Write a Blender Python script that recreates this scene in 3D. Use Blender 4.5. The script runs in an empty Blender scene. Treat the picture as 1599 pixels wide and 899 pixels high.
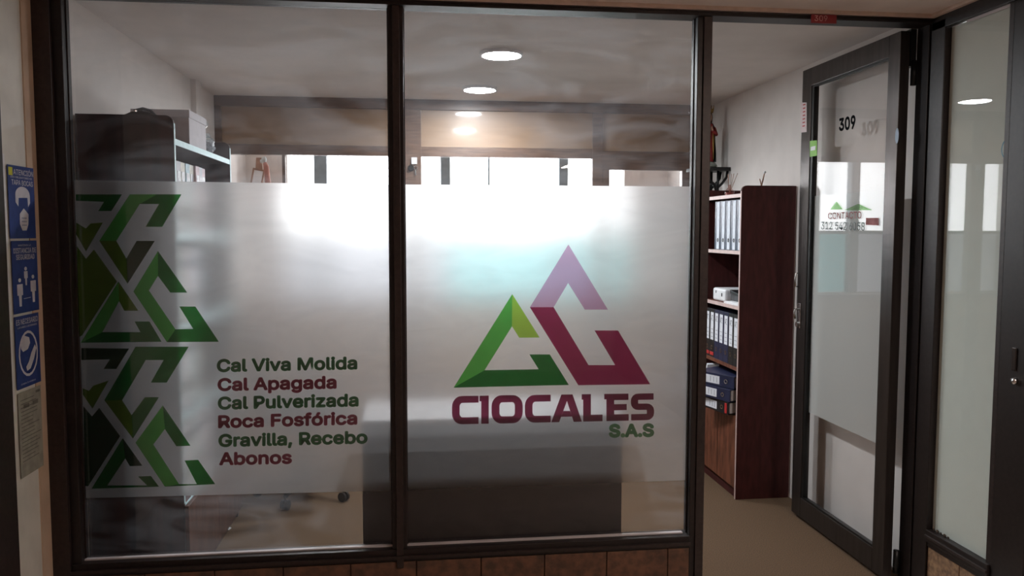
import bpy, bmesh, math, random
from mathutils import Vector, Matrix

random.seed(7)
C = bpy.context.scene.collection
PI = math.pi

# ------------------------------------------------------------------ camera
FPX, CX, CY = 1250.0, 799.5, 449.5
YAW, PITCH, ROLL = .1216, .0706, .0013
CAM = Vector((0, 0, 1.5))
_F = Vector((math.sin(YAW) * math.cos(PITCH), math.cos(YAW) * math.cos(PITCH), -math.sin(PITCH)))
_R0 = Vector((math.cos(YAW), -math.sin(YAW), 0))
_U0 = _R0.cross(_F)
_R = _R0 * math.cos(ROLL) + _U0 * math.sin(ROLL)
_U = -_R0 * math.sin(ROLL) + _U0 * math.cos(ROLL)
cd = bpy.data.cameras.new('camera')
cd.sensor_fit = 'HORIZONTAL'
cd.sensor_width = 36
cd.lens = FPX / 1599 * 36
cd.clip_start = .05
cam = bpy.data.objects.new('camera', cd)
C.objects.link(cam)
m = Matrix((_R, _U, -_F)).transposed().to_4x4()
m.translation = CAM
cam.matrix_world = m
bpy.context.scene.camera = cam


def at(px, py, X=None, Y=None, Z=None):
    """world point of a measured position on a known plane of the place"""
    d = _F * FPX + _R * (px - CX) + _U * (CY - py)
    t = Y / d.y if Y is not None else (X / d.x if X is not None else (Z - 1.5) / d.z)
    return CAM + d * t


# ------------------------------------------------------------------ world, lamps, exposure
SKY = 9.5
w = bpy.data.worlds.new('daylight')
bpy.context.scene.world = w
w.use_nodes = True
bg = w.node_tree.nodes['Background']
bg.inputs[0].default_value = (.96, .98, 1, 1)
bg.inputs[1].default_value = SKY


def area(name, loc, rot, sx, sy, power, col, portal=False):
    l = bpy.data.lights.new(name, 'AREA')
    l.shape = 'RECTANGLE'
    l.size, l.size_y = sx, sy
    l.energy = power
    l.color = col
    if portal:
        l.cycles.is_portal = True
    o = bpy.data.objects.new(name, l)
    o.location = loc
    o.rotation_euler = rot
    C.objects.link(o)
    return o


area('window_portal', (.37, 6.57, 1.6), (-PI / 2, 0, 0), 2.8, 1.4, 1, (1, 1, 1), portal=True)
LAMP_E = 280.0
area('corridor_fill', (1.985, .95, 2.33), (0, 0, 0), .14, .5, 30.0, (1, .86, .77))  # unseen fill light added for the corridor side, clear of the glass reflections

S = bpy.context.scene
S.view_settings.view_transform = 'Standard'
S.view_settings.look = 'None'
S.view_settings.exposure = 0
S.view_settings.gamma = 1
S.view_settings.use_curve_mapping = False
S.cycles.use_denoising = True
S.cycles.max_bounces = 14
S.cycles.diffuse_bounces = 6
S.cycles.transmission_bounces = 12
S.cycles.transparent_max_bounces = 32
S.cycles.sample_clamp_indirect = 4
S.cycles.use_adaptive_sampling = False

# ------------------------------------------------------------------ materials
MATS = {}


def nm(name):
    mt = bpy.data.materials.new(name)
    mt.use_nodes = True
    return mt, mt.node_tree, mt.node_tree.nodes['Principled BSDF']


def mat(name, col, rough=.6, metal=0, var=.12, scale=30, coat=0, bump=0, stretch=(1, 1, 1), col2=None, spec=.5):
    if name in MATS:
        return MATS[name]
    mt, t, b = nm(name)
    N, L = t.nodes, t.links
    tc = N.new('ShaderNodeTexCoord')
    mp = N.new('ShaderNodeMapping')
    mp.inputs['Scale'].default_value = stretch
    nz = N.new('ShaderNodeTexNoise')
    nz.inputs['Scale'].default_value = scale
    nz.inputs['Detail'].default_value = 6
    L.new(tc.outputs['Object'], mp.inputs[0])
    L.new(mp.outputs[0], nz.inputs['Vector'])
    rp = N.new('ShaderNodeValToRGB')
    c2 = col2 or tuple(c * (1 - 2 * var) for c in col)
    rp.color_ramp.elements[0].position = .35
    rp.color_ramp.elements[1].position = .65
    rp.color_ramp.elements[0].color = (*c2, 1)
    rp.color_ramp.elements[1].color = (*(min(1, c * (1 + var)) for c in col), 1) if not col2 else (*col, 1)
    L.new(nz.outputs[0], rp.inputs[0])
    L.new(rp.outputs[0], b.inputs['Base Color'])
    b.inputs['Roughness'].default_value = rough
    b.inputs['Metallic'].default_value = metal
    b.inputs['Coat Weight'].default_value = coat
    b.inputs['Coat Roughness'].default_value = .08
    b.inputs['Specular IOR Level'].default_value = spec
    if bump:
        bp = N.new('ShaderNodeBump')
        bp.inputs['Strength'].default_value = bump
        bp.inputs['Distance'].default_value = .003
        L.new(nz.outputs[0], bp.inputs['Height'])
        L.new(bp.outputs[0], b.inputs['Normal'])
    MATS[name] = mt
    return mt


def out_of(t):
    return t.nodes['Material Output'].inputs[0]


def glass_mat(name, haze=.0, tint=(1, 1, 1), wipe=0, refl=1.0):
    if name in MATS:
        return MATS[name]
    mt, t, b = nm(name)
    N, L = t.nodes, t.links
    N.remove(b)
    tr = N.new('ShaderNodeBsdfTransparent')
    tr.inputs[0].default_value = (*tint, 1)
    gl = N.new('ShaderNodeBsdfGlossy')
    gl.inputs['Roughness'].default_value = .01
    lw = N.new('ShaderNodeLayerWeight')
    lw.inputs[0].default_value = .5
    pw = N.new('ShaderNodeMath'); pw.operation = 'POWER'; pw.inputs[1].default_value = 5
    ma = N.new('ShaderNodeMath'); ma.operation = 'MULTIPLY_ADD'
    ma.inputs[1].default_value = .9 * refl; ma.inputs[2].default_value = .04 * refl
    L.new(lw.outputs['Facing'], pw.inputs[0])
    L.new(pw.outputs[0], ma.inputs[0])
    mx = N.new('ShaderNodeMixShader')
    L.new(ma.outputs[0], mx.inputs[0])
    L.new(tr.outputs[0], mx.inputs[1])
    L.new(gl.outputs[0], mx.inputs[2])
    res = mx
    if haze:                                   # dust and wipe marks on the glass
        tl = N.new('ShaderNodeBsdfTranslucent')
        tl.inputs[0].default_value = (.9, .93, 1, 1)
        m2 = N.new('ShaderNodeMixShader')
        tc = N.new('ShaderNodeTexCoord')
        mp = N.new('ShaderNodeMapping')
        mp.inputs['Scale'].default_value = (1.6, 1, 5)
        mp.inputs['Rotation'].default_value = (0, .35, 0)
        nz = N.new('ShaderNodeTexNoise')
        nz.inputs['Scale'].default_value = 1.6
        nz.inputs['Detail'].default_value = 5
        nz.inputs['Distortion'].default_value = 1.2
        rg = N.new('ShaderNodeMapRange')
        rg.inputs[1].default_value = .4; rg.inputs[2].default_value = .75
        rg.inputs[3].default_value = haze * .15; rg.inputs[4].default_value = haze * 1.8
        L.new(tc.outputs['Object'], mp.inputs[0]); L.new(mp.outputs[0], nz.inputs['Vector'])
        L.new(nz.outputs[0], rg.inputs[0]); L.new(rg.outputs[0], m2.inputs[0])
        L.new(mx.outputs[0], m2.inputs[1]); L.new(tl.outputs[0], m2.inputs[2])
        res = m2
    L.new(res.outputs[0], out_of(t))
    MATS[name] = mt
    return mt


def film_mats():
    """frosted film: outer face plain rough refraction, inner face part refracting, part diffusing"""
    r = []
    for nme, k in (('film_outer', 0), ('film_inner', FILM_DIFF)):
        mt, t, b = nm(nme)
        N, L = t.nodes, t.links
        N.remove(b)
        rf = N.new('ShaderNodeBsdfRefraction')
        rf.inputs['IOR'].default_value = 1.35
        rf.inputs['Roughness'].default_value = FILM_R
        rf.inputs['Color'].default_value = (.97, .97, .97, 1)
        rf2 = N.new('ShaderNodeBsdfRefraction')
        rf2.inputs['IOR'].default_value = 1.35
        rf2.inputs['Roughness'].default_value = .75
        mlobe = N.new('ShaderNodeMixShader')
        mlobe.inputs[0].default_value = .18
        L.new(rf.outputs[0], mlobe.inputs[1]); L.new(rf2.outputs[0], mlobe.inputs[2])
        rf = mlobe
        if k:
            tl = N.new('ShaderNodeBsdfTranslucent')
            tl.inputs[0].default_value = (.95, .93, .93, 1)
            mx = N.new('ShaderNodeMixShader')
            mx.inputs[0].default_value = k
            L.new(rf.outputs[0], mx.inputs[1]); L.new(tl.outputs[0], mx.inputs[2])
            L.new(mx.outputs[0], out_of(t))
        else:
            L.new(rf.outputs[0], out_of(t))
        r.append(mt)
    return r


FILM_R, FILM_DIFF = .30, .14
FILM = film_mats()


def milky(src, name, k):
    mt = src.copy()
    mt.name = name
    t = mt.node_tree
    o = t.nodes['Material Output']
    prev = o.inputs[0].links[0].from_socket
    df = t.nodes.new('ShaderNodeBsdfDiffuse')
    df.inputs[0].default_value = (.80, .82, .79, 1)
    mx = t.nodes.new('ShaderNodeMixShader')
    mx.inputs[0].default_value = k
    t.links.new(prev, mx.inputs[1]); t.links.new(df.outputs[0], mx.inputs[2])
    t.links.new(mx.outputs[0], o.inputs[0])
    return mt


DFILM = [milky(FILM[0], 'milky_film_outer', .5), milky(FILM[1], 'milky_film_inner', .0)]


def vinyl(name, col, k=.10):
    """translucent printed vinyl: tints what is behind and scatters a little"""
    if name in MATS:
        return MATS[name]
    mt, t, b = nm(name)
    N, L = t.nodes, t.links
    tr = N.new('ShaderNodeBsdfTransparent')
    tr.inputs[0].default_value = (*col, 1)
    b.inputs['Base Color'].default_value = (*(c * .6 for c in col), 1)
    b.inputs['Roughness'].default_value = .5
    mx = N.new('ShaderNodeMixShader')
    mx.inputs[0].default_value = k
    L.new(tr.outputs[0], mx.inputs[1]); L.new(b.outputs[0], mx.inputs[2])
    L.new(mx.outputs[0], out_of(t))
    MATS[name] = mt
    return mt


def emit(name, col, e):
    mt, t, b = nm(name)
    b.inputs['Base Color'].default_value = (.9, .9, .9, 1)
    b.inputs['Emission Color'].default_value = (*col, 1)
    b.inputs['Emission Strength'].default_value = e
    return mt


FRAME = mat('bronze_aluminium', (.016, .0105, .010), .42, .15, .15, 60)
FRAME2 = mat('bronze_aluminium_worn', (.030, .019, .017), .45, .15, .15, 60)
DOORFR = mat('brushed_bronze', (.060, .050, .047), .30, .65, .1, 40, stretch=(1, 1, .1))
WALLW = mat('painted_plaster', (.72, .67, .64), .9, 0, .02, 8, bump=.05)
CEILW = mat('ceiling_plaster', (.80, .75, .72), .95, 0, .02, 6, bump=.04)
CORRC = mat('corridor_ceiling_paint', (.78, .66, .60), .9, 0, .04, 6)
CORRW = mat('corridor_wall_paint', (.66, .56, .50), .9, 0, .04, 6)
CARPET = mat('brown_carpet', (.12, .070, .036), 1, 0, .22, 220, bump=.5)
GREYFL = mat('corridor_floor', (.5, .42, .36), .5, 0, .1, 12)
TILE = mat('terracotta_tile', (.17, .080, .045), .55, 0, .3, 28, col2=(.07, .038, .025), bump=.15)
TILE2 = mat('speckled_tile', (.36, .22, .12), .55, 0, .3, 45, col2=(.16, .09, .055), bump=.15)
GROUT = mat('grout', (.07, .045, .03), .9)
WOODP = mat('partition_wood', (.29, .19, .125), .42, 0, .05, 5, stretch=(1, 1, 5), coat=.35)
WOODD = mat('partition_dark_wood', (.13, .075, .052), .42, 0, .15, 9, stretch=(1, 1, 7), coat=.3)
MAHOG = mat('mahogany_veneer', (.062, .013, .012), .6, 0, .15, 14, stretch=(3, 3, .6), spec=.3)
MAHOG2 = mat('reddish_veneer', (.17, .055, .03), .42, 0, .25, 14, stretch=(3, 3, .6), coat=.15)
EDGE = mat('edge_banding', (.62, .46, .43), .5, 0, .05)
NAVY = mat('navy_cover', (.018, .022, .06), .4, 0, .1)
BLACK = mat('black_cover', (.012, .012, .014), .4, 0, .1)
LABEL = mat('paper_label', (.72, .73, .78), .8, 0, .03)
PAPER = mat('paper', (.8, .8, .82), .9, 0, .03)
PALEC = mat('pale_cover', (.66, .70, .78), .6, 0, .06)
INK = mat('ink', (.02, .02, .025), .7, 0, .05)
REDTAG = mat('red_tag', (.45, .02, .02), .6, 0, .05)
CHROME = mat('chrome', (.7, .7, .7), .25, 1, .03)
BLKMET = mat('black_metal', (.012, .012, .012), .4, .4, .1)
DESKM = mat('charcoal_laminate', (.017, .013, .015), .5, 0, .15)
DESKT = mat('desk_top_laminate', (.17, .145, .145), .45, 0, .08)
BLKFAB = mat('black_fabric', (.02, .019, .02), .9, 0, .2)
WHITEP = mat('white_plastic', (.78, .78, .8), .5, 0, .03)
CARDB = mat('white_carton', (.60, .57, .60), .8, 0, .03)
CLEARG = glass_mat('clear_glass')
HAZEG = glass_mat('hazy_glass', haze=.038)
TINTG = glass_mat('teal_glass', tint=(.19, .33, .335))
SMOKEG = glass_mat('smoked_glass', tint=(.30, .305, .32))
SIDEG = glass_mat('side_glass', refl=.9)
GREEN_D = vinyl('vinyl_dark_green', (.035, .17, .055), .12)
MAROON = vinyl('vinyl_maroon', (.34, .035, .11), .10)
LILAC = vinyl('vinyl_lilac', (.72, .42, .60), .06)
LGREEN = vinyl('vinyl_leaf_green', (.12, .52, .10), .10)
LIME = vinyl('vinyl_lime', (.42, .68, .10), .10)
DGREEN = vinyl('vinyl_forest', (.025, .20, .045), .10)
OLIVE = vinyl('vinyl_olive', (.16, .27, .03), .10)
DARKG = vinyl('vinyl_bottle', (.03, .07, .035), .10)
def print_mat(name, col):
    mt, t, b = nm(name)
    tl = t.nodes.new('ShaderNodeBsdfTranslucent')
    tl.inputs[0].default_value = (*col, 1)
    b.inputs['Base Color'].default_value = (*col, 1)
    b.inputs['Roughness'].default_value = .6
    mx = t.nodes.new('ShaderNodeMixShader')
    t.links.new(b.outputs[0], mx.inputs[1]); t.links.new(tl.outputs[0], mx.inputs[2])
    t.links.new(mx.outputs[0], out_of(t))
    return mt


TXTG = print_mat('text_green', (.06, .22, .095))
TXTM = print_mat('text_maroon', (.30, .055, .10))
TXTK = mat('text_black', (.012, .012, .014), 1, spec=0)
TXTF = mat('text_faded_grey', (.22, .25, .25), 1, spec=0)
TXTR = mat('text_faded_red', (.42, .20, .20), 1, spec=0)
TXTGN = vinyl('vinyl_faded_green', (.55, .75, .50), .1)


# ------------------------------------------------------------------ mesh helpers
class MB:
    def __init__(s):
        s.b = bmesh.new()

    def box(s, x0, x1, y0, y1, z0, z1, M=None):
        xs, ys, zs = sorted((x0, x1)), sorted((y0, y1)), sorted((z0, z1))
        v = [s.b.verts.new(Vector((x, y, z)) if M is None else M @ Vector((x, y, z))) for z in zs for y in ys for x in xs]
        for f in ((0, 2, 3, 1), (4, 5, 7, 6), (0, 1, 5, 4), (2, 6, 7, 3), (0, 4, 6, 2), (1, 3, 7, 5)):
            s.b.faces.new([v[i] for i in f])
        return s

    def poly(s, pts):
        s.b.faces.new([s.b.verts.new(p) for p in pts])
        return s

    def prism(s, pts, off):
        off = Vector(off)
        a = [s.b.verts.new(p) for p in pts]
        c = [s.b.verts.new(Vector(p) + off) for p in pts]
        s.b.faces.new(a)
        s.b.faces.new(c[::-1])
        n = len(pts)
        for i in range(n):
            s.b.faces.new([a[i], c[i], c[(i + 1) % n], a[(i + 1) % n]])
        return s

    def tube(s, pts, r, seg=8, cap=True):
        pts = [Vector(p) for p in pts]
        rr = r if isinstance(r, (list, tuple)) else [r] * len(pts)
        rings = []
        for i, p in enumerate(pts):
            d = (pts[min(i + 1, len(pts) - 1)] - pts[max(i - 1, 0)]).normalized()
            a = d.orthogonal().normalized() if i == 0 else (rings_a - d * rings_a.dot(d)).normalized()
            rings_a = a
            b_ = d.cross(a)
            rings.append([s.b.verts.new(p + (a * math.cos(2 * PI * k / seg) + b_ * math.sin(2 * PI * k / seg)) * rr[i]) for k in range(seg)])
        for i in range(len(rings) - 1):
            for k in range(seg):
                s.b.faces.new([rings[i][k], rings[i][(k + 1) % seg], rings[i + 1][(k + 1) % seg], rings[i + 1][k]])
        if cap:
            s.b.faces.new(rings[0][::-1]); s.b.faces.new(rings[-1])
        return s

    def lathe(s, prof, c, seg=20, sx=1, sy=1, a0=0, a1=2 * PI):
        c = Vector(c)
        full = abs(a1 - a0 - 2 * PI) < 1e-4
        n = seg if full else seg + 1
        rings = []
        for (r, z) in prof:
            rings.append([s.b.verts.new(c + Vector((max(r, 1e-4) * sx * math.cos(a0 + (a1 - a0) * k / seg), max(r, 1e-4) * sy * math.sin(a0 + (a1 - a0) * k / seg), z))) for k in range(n)])
        for i in range(len(prof) - 1):
            for k in range(seg):
                k2 = (k + 1) % n
                s.b.faces.new([rings[i][k], rings[i][k2], rings[i + 1][k2], rings[i + 1][k]])
        return s

    def ball(s, c, r, seg=12, sc=(1, 1, 1)):
        M = Matrix.Translation(c) @ Matrix.Diagonal((*sc, 1))
        bmesh.ops.create_uvsphere(s.b, u_segments=seg, v_segments=max(6, seg // 2 + 2), radius=r, matrix=M)
        return s

    def obj(s, name, mt, parent=None, smooth=False, bevel=0, kind=None, label=None, tri=False, M=None):
        bmesh.ops.recalc_face_normals(s.b, faces=s.b.faces[:])
        if tri:
            bmesh.ops.triangulate(s.b, faces=[f for f in s.b.faces if len(f.verts) > 4])
        me = bpy.data.meshes.new(name)
        s.b.to_mesh(me)
        s.b.free()
        me.materials.append(mt)
        if smooth:
            for p in me.polygons:
                p.use_smooth = True
        o = bpy.data.objects.new(name, me)
        C.objects.link(o)
        if parent:
            o.parent = parent
            o.matrix_parent_inverse = parent.matrix_world.inverted() if M is None else Matrix()
        if bevel:
            bv = o.modifiers.new('bevel', 'BEVEL')
            bv.width = bevel
            bv.segments = 2
            bv.limit_method = 'ANGLE'
        if kind:
            o['kind'] = kind
        elif name in ('print', 'putty_blobs', 'mask_folds', 'face_features', 'gold_trim', 'lettering', 'digits'):
            o['kind'] = 'stuff'
        if label:
            o['label'] = label
        return o


def box(name, mt, x0, x1, y0, y1, z0, z1, parent=None, **k):
    return MB().box(x0, x1, y0, y1, z0, z1).obj(name, mt, parent, **k)


def thing(name, label, cat, loc=(0, 0, 0), rz=0, group=None, kind=None, rot=None):
    o = bpy.data.objects.new(name, None)
    o.empty_display_size = .05
    C.objects.link(o)
    o.location = loc
    o.rotation_euler = rot if rot else (0, 0, rz)
    if label:
        o['label'] = label
    if cat:
        o['category'] = cat
    if group:
        o['group'] = group
    if kind:
        o['kind'] = kind
    bpy.context.view_layer.update()
    return o


def tag(o, label, cat, group=None):
    o['label'] = label; o['category'] = cat
    if group:
        o['group'] = group
    return o


def setting(name, loc=(0, 0, 0)):
    return thing(name, None, None, loc, kind='structure')


def dup(root, loc, rot=None, label=None, group=None):
    r = root.copy(); C.objects.link(r)
    r.location = loc
    if rot is not None:
        r.rotation_euler = rot
    if label:
        r['label'] = label
    if group:
        r['group'] = group
    for ch in list(root.children):
        c = ch.copy(); C.objects.link(c); c.parent = r
        for g in ch.children:
            d = g.copy(); C.objects.link(d); d.parent = c
    return r


def loc_obj(mb, name, mt, parent, **k):
    """mesh given in the parent's own coordinates"""
    return mb.obj(name, mt, parent, M=1, **k)


# text as flat mesh: returns verts (x, z in cap-height units, x from 0..1 over the run) and faces
_tc = {}
FONT = None
try:
    import os
    FONT = bpy.data.fonts.load(os.path.join(bpy.utils.system_resource('DATAFILES'), 'fonts', 'Inter.woff2'))
except Exception:
    pass


def text_geo(s, bold=.02):
    key = (s, bold)
    if key in _tc:
        return _tc[key]
    cu = bpy.data.curves.new('t', 'FONT')
    cu.resolution_u = 4
    if FONT:
        cu.font = FONT
    ob = bpy.data.objects.new('t', cu)
    C.objects.link(ob)

    def get(body):
        cu.body = body
        bpy.context.view_layer.update()
        dg = bpy.context.evaluated_depsgraph_get()
        me = bpy.data.meshes.new_from_object(ob.evaluated_get(dg))
        v = [(p.co.x, p.co.y) for p in me.vertices]
        f = [tuple(p.vertices) for p in me.polygons]
        bpy.data.meshes.remove(me)
        return v, f
    vh, _ = get('H')
    h0, h1 = min(p[1] for p in vh), max(p[1] for p in vh)
    v, f = get(s)
    bpy.data.objects.remove(ob)
    bpy.data.curves.remove(cu)
    x0, x1 = min(p[0] for p in v), max(p[0] for p in v)
    r = ([((x - x0) / (x1 - x0), (y - h0) / (h1 - h0)) for x, y in v], f)
    _tc[key] = r
    return r


def text_obj(name, s, fn, mt, parent, bold=.02, label=None, asp=None):
    """fn maps (u along the line, v in cap heights) to a world point"""
    v, f = text_geo(s, 0)
    mb = MB()
    # weight: the outline repeated around itself (offsets in cap heights)
    wd = (fn(1, 0) - fn(0, 0)).length / max(1e-6, (fn(0, 1) - fn(0, 0)).length)
    e = bold * 1.9
    offs = [(0, 0)] + ([(e * math.cos(a), e * math.sin(a)) for a in [k * PI / 4 for k in range(8)]] if bold > 0 else [])
    nrm = ((fn(1, 0) - fn(0, 0)).cross(fn(0, 1) - fn(0, 0))).normalized()
    for k, (ox, oy) in enumerate(offs):
        vs = [mb.b.verts.new(fn((p[0] * (wd - 2 * e) + e + ox) / wd, p[1] * (1 - 2 * e) + e + oy) + nrm * k * 4e-6) for p in v]
        for q in f:
            try:
                mb.b.faces.new([vs[i] for i in q])
            except ValueError:
                pass
    return mb.obj(name, mt, parent, label=label)


# ================================================================== THE SHELL
XL, XR, YB, ZC = -1.30, 2.10, 5.54, 2.39
YF = 3.10                # facade glass plane
YW = 6.50                # outer window plane
H = 2.33                 # header underside
SILL = .272
SX = 2.08                # right side partition of the corridor
LX = -1.325              # left side wall of the corridor

box('floor', CARPET, XL - .1, XR + .1, 3.12, YW + .1, -.05, 0, kind='structure')
box('floor_corridor', GREYFL, -1.6, 2.3, -2.2, 3.12, -.05, 0, kind='structure')
box('ceiling', CEILW, XL - .1, XR + .1, 3.12, YW + .1, ZC, ZC + .05, kind='structure')
box('ceiling_corridor', CORRC, -1.6, 2.3, -2.2, 3.12, 2.36, 2.44, kind='structure')
box('wall_left', WALLW, XL - .1, XL, 3.14, YW + .1, 0, ZC, kind='structure')
box('wall_right', WALLW, XR, XR + .1, 3.05, YW + .1, 0, ZC, kind='structure')
box('wall_rear_corridor', CORRW, -1.6, 2.3, -2.3, -2.2, 0, 2.4, kind='structure')
box('wall_left_corridor', CORRW, -1.6, -1.42, -2.2, 3.14, 0, 2.4, kind='structure')
box('wall_right_corridor', CORRW, 2.14, 2.3, -2.2, 1.55, 0, 2.4, kind='structure')

# a vertical plaster step on the left wall near the far corner
box('trim_7', WALLW, XL, XL + .03, 4.98, 5.10, 0, ZC, kind='structure')

# ceiling edge beads in the corridor
BEAD = mat('ceiling_bead', (.62, .48, .40), .7, 0, .05)
box('trim_1', BEAD, LX, SX - .02, 3.010, 3.030, 2.346, 2.36, kind='structure')
box('trim_2', BEAD, SX - .040, SX - .022, 1.6, 3.010, 2.346, 2.36, kind='structure')

# ------------------------------------------------------------------ facade frame
wf = setting('wall_front', (0, YF, 0))
YA, YBk = 3.035, 3.125
box('header_rail', FRAME, -1.33, 2.10, YA, YBk, H, 2.42, wf, bevel=.002)
box('header_lip', FRAME2, -1.33, 2.08, YA - .012, YA, 2.342, 2.357, wf)
x0, x1, x2, x3, x4 = -1.2293, -.0918, -.0347, 1.0982, 1.1545
box('corner_post', FRAME, -1.36, x0, YA + .02, YBk, 0, H, wf, bevel=.003)
box('corner_post_face', FRAME2, -1.325, -1.262, YA, YA + .02, 0, H, wf, bevel=.002)
box('mullion', FRAME, x1, x2, YA + .02, YBk, .2, H, wf, bevel=.002)
box('mullion_cap', FRAME2, x1 + .016, x2 - .014, YA + .006, YA + .02, .2, H, wf, bevel=.002)
box('mullion', FRAME, x3, x4, YA + .02, YBk, 0, H, wf, bevel=.002)
box('mullion_cap', FRAME2, x3 + .022, x4, YA + .012, YA + .02, 0, H, wf, bevel=.002)
box('door_jamb', FRAME, 2.057, 2.19, YA + .012, YBk, 0, H, wf, bevel=.002)
box('door_jamb_stop', FRAME2, 2.066, 2.082, YA, YA + .012, 0, H, wf)
box('bottom_rail', FRAME, -1.262, x3, YA + .012, YBk, .225, SILL, wf, bevel=.002)
box('bottom_rail_lip', FRAME2, -1.262, x3, YA, YA + .012, .238, .250, wf)
box('door_closer_stop', BLKMET, 2.03, 2.055, 3.125, 3.17, 2.18, 2.33, wf)
# kick wall of tiles
box('kick_core', GROUT, -1.262, x3, 3.062, YBk, 0, .225, wf)
x = -1.258
i = 0
while x < x3 - .01:
    xe = min(x + .248, x3 - .002)
    box('tile', TILE, x, xe, 3.050 + random.uniform(-.001, .001), 3.062, .003, .222, wf, bevel=.0015)
    x += .252
box('skirting', GROUT, -1.262, x3, 3.046, 3.062, 0, .006, wf)

# ------------------------------------------------------------------ frosted windows with print
def pane_window(name, xa, xb, ftop, fbot):
    wn = setting(name, ((xa + xb) / 2, YF, SILL))
    box('glass_pane', HAZEG, xa, xb, 3.097, 3.101, SILL, H, wn)
    mb = MB()
    za0, za1 = fbot
    zb0, zb1 = ftop
    # film: closed thin sheet, room-side face diffusing
    A = [(xa + .004, za0), (xb - .004, za1), (xb - .004, zb1), (xa + .004, zb0)]
    fr = [mb.b.verts.new((p[0], 3.1030, p[1])) for p in A]
    bk = [mb.b.verts.new((p[0], 3.1040, p[1])) for p in A]
    mb.b.faces.new(fr)
    fb = mb.b.faces.new(bk[::-1])
    for k in range(4):
        mb.b.faces.new([fr[k], bk[k], bk[(k + 1) % 4], fr[(k + 1) % 4]])
    o = mb.obj('frosted_film', FILM[0], wn)
    o.data.materials.append(FILM[1])
    for p in o.data.polygons:
        if abs(p.normal.y) > .5 and all(o.data.vertices[v].co.y > 3.1035 for v in p.vertices):
            p.material_index = 1
    # glazing beads
    for (a, b_) in ((xa, xa + .004), (xb - .004, xb)):
        box('glazing_bead', FRAME2, a, b_, 3.088, 3.097, SILL, H, wn)
    box('lit_sill_gasket', SILLM, xa, xb - (.02 if name == 'window_2' else 0), 3.078, 3.096, SILL, SILL + .006, wn, bevel=.001, label='pale grey strip along the foot of the glass')  # light caught along the gasket is put into its pale colour
    return wn


SILLM = mat('pale_gasket', (.62, .57, .58), .35, 0, .1, 5)
win1 = pane_window('window_1', x0, x1, (at(118, 281, Y=YF).z, at(608, 288, Y=YF).z), (at(133, 778, Y=YF).z, at(613, 766, Y=YF).z))
win2 = pane_window('window_2', x2, x3, (at(632, 288, Y=YF).z, at(1077, 291, Y=YF).z), (at(634, 765, Y=YF).z, at(1073, 750, Y=YF).z))

YD = 3.1020


def decal(pts, mt, win, name='printed_shape', label=None, y=YD):
    mb = MB()
    mb.poly([at(px, py, Y=y) for px, py in pts])
    return mb.obj(name, mt, win, tri=True, label=label)


def cs(pts, s, ox, oy):
    return [(ox + a / s, oy + b / s) for a, b in pts]


# left pattern, upper group
U = lambda p: cs(p, 3, 0, 240)
decal(U([(355, 190), (572, 190), (522, 268), (460, 268), (487, 225), (355, 220)]), DGREEN, win1)
decal(U([(608, 190), (735, 190), (655, 235), (545, 408), (465, 408)]), LGREEN, win1)
decal(U([(735, 190), (850, 190), (760, 342), (682, 342), (745, 235), (655, 235)]), DGREEN, win1)
decal(U([(465, 408), (545, 408), (592, 490), (598, 608)]), OLIVE, win1)
decal(U([(592, 490), (640, 408), (725, 408), (598, 608)]), DARKG, win1)
decal(U([(357, 322), (402, 350), (425, 326), (482, 322), (403, 458), (357, 378)]), OLIVE, win1)
decal(U([(360, 432), (403, 492), (440, 448), (548, 598), (385, 850), (368, 860)]), OLIVE, win1)
decal(U([(555, 598), (558, 690), (480, 835), (378, 885)]), LGREEN, win1)
decal(U([(555, 598), (648, 735), (582, 735), (558, 690)]), OLIVE, win1)
decal(U([(480, 835), (658, 835), (630, 785), (700, 785), (757, 880), (378, 885)]), DGREEN, win1)
decal(U([(740, 455), (740, 572), (698, 640), (625, 645)]), LGREEN, win1)
decal(U([(740, 455), (877, 650), (798, 650), (740, 572)]), DGREEN, win1)
decal(U([(625, 645), (698, 640), (822, 822), (782, 882)]), LGREEN, win1)
decal(U([(822, 822), (905, 820), (840, 715), (915, 715), (1025, 880), (782, 882)]), DGREEN, win1)
# lower group
Lw = lambda p: cs(p, 2.505, 0, 540)
decal(Lw([(318, 8), (505, 10), (455, 90), (405, 90), (430, 52), (318, 55)]), DARKG, win1)
decal(Lw([(530, 3), (645, 3), (570, 55), (478, 212), (408, 212)]), DGREEN, win1)
decal(Lw([(645, 3), (738, 3), (652, 143), (590, 143), (640, 55), (570, 55)]), DGREEN, win1)
decal(Lw([(408, 212), (478, 212), (515, 270), (520, 362)]), OLIVE, win1)
decal(Lw([(515, 270), (567, 200), (622, 200), (520, 362)]), DGREEN, win1)
decal(Lw([(323, 165), (348, 175), (365, 155), (425, 135), (362, 245), (324, 190)]), OLIVE, win1)
decal(Lw([(326, 235), (360, 275), (388, 242), (470, 352), (345, 548), (332, 548)]), DARKG, win1)
decal(Lw([(480, 360), (490, 440), (420, 545), (358, 558)]), DGREEN, win1)
decal(Lw([(480, 360), (557, 468), (508, 470), (490, 440)]), DARKG, win1)
decal(Lw([(420, 545), (575, 545), (540, 510), (590, 508), (622, 550), (358, 558)]), DGREEN, win1)
decal(Lw([(637, 232), (645, 325), (600, 385), (530, 378)]), LGREEN, win1)
decal(Lw([(637, 232), (745, 390), (690, 392), (645, 325)]), DGREEN, win1)
decal(Lw([(530, 378), (600, 385), (700, 540), (645, 550)]), LGREEN, win1)
decal(Lw([(700, 540), (770, 540), (722, 448), (775, 445), (842, 540), (645, 550)]), DGREEN, win1)

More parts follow.
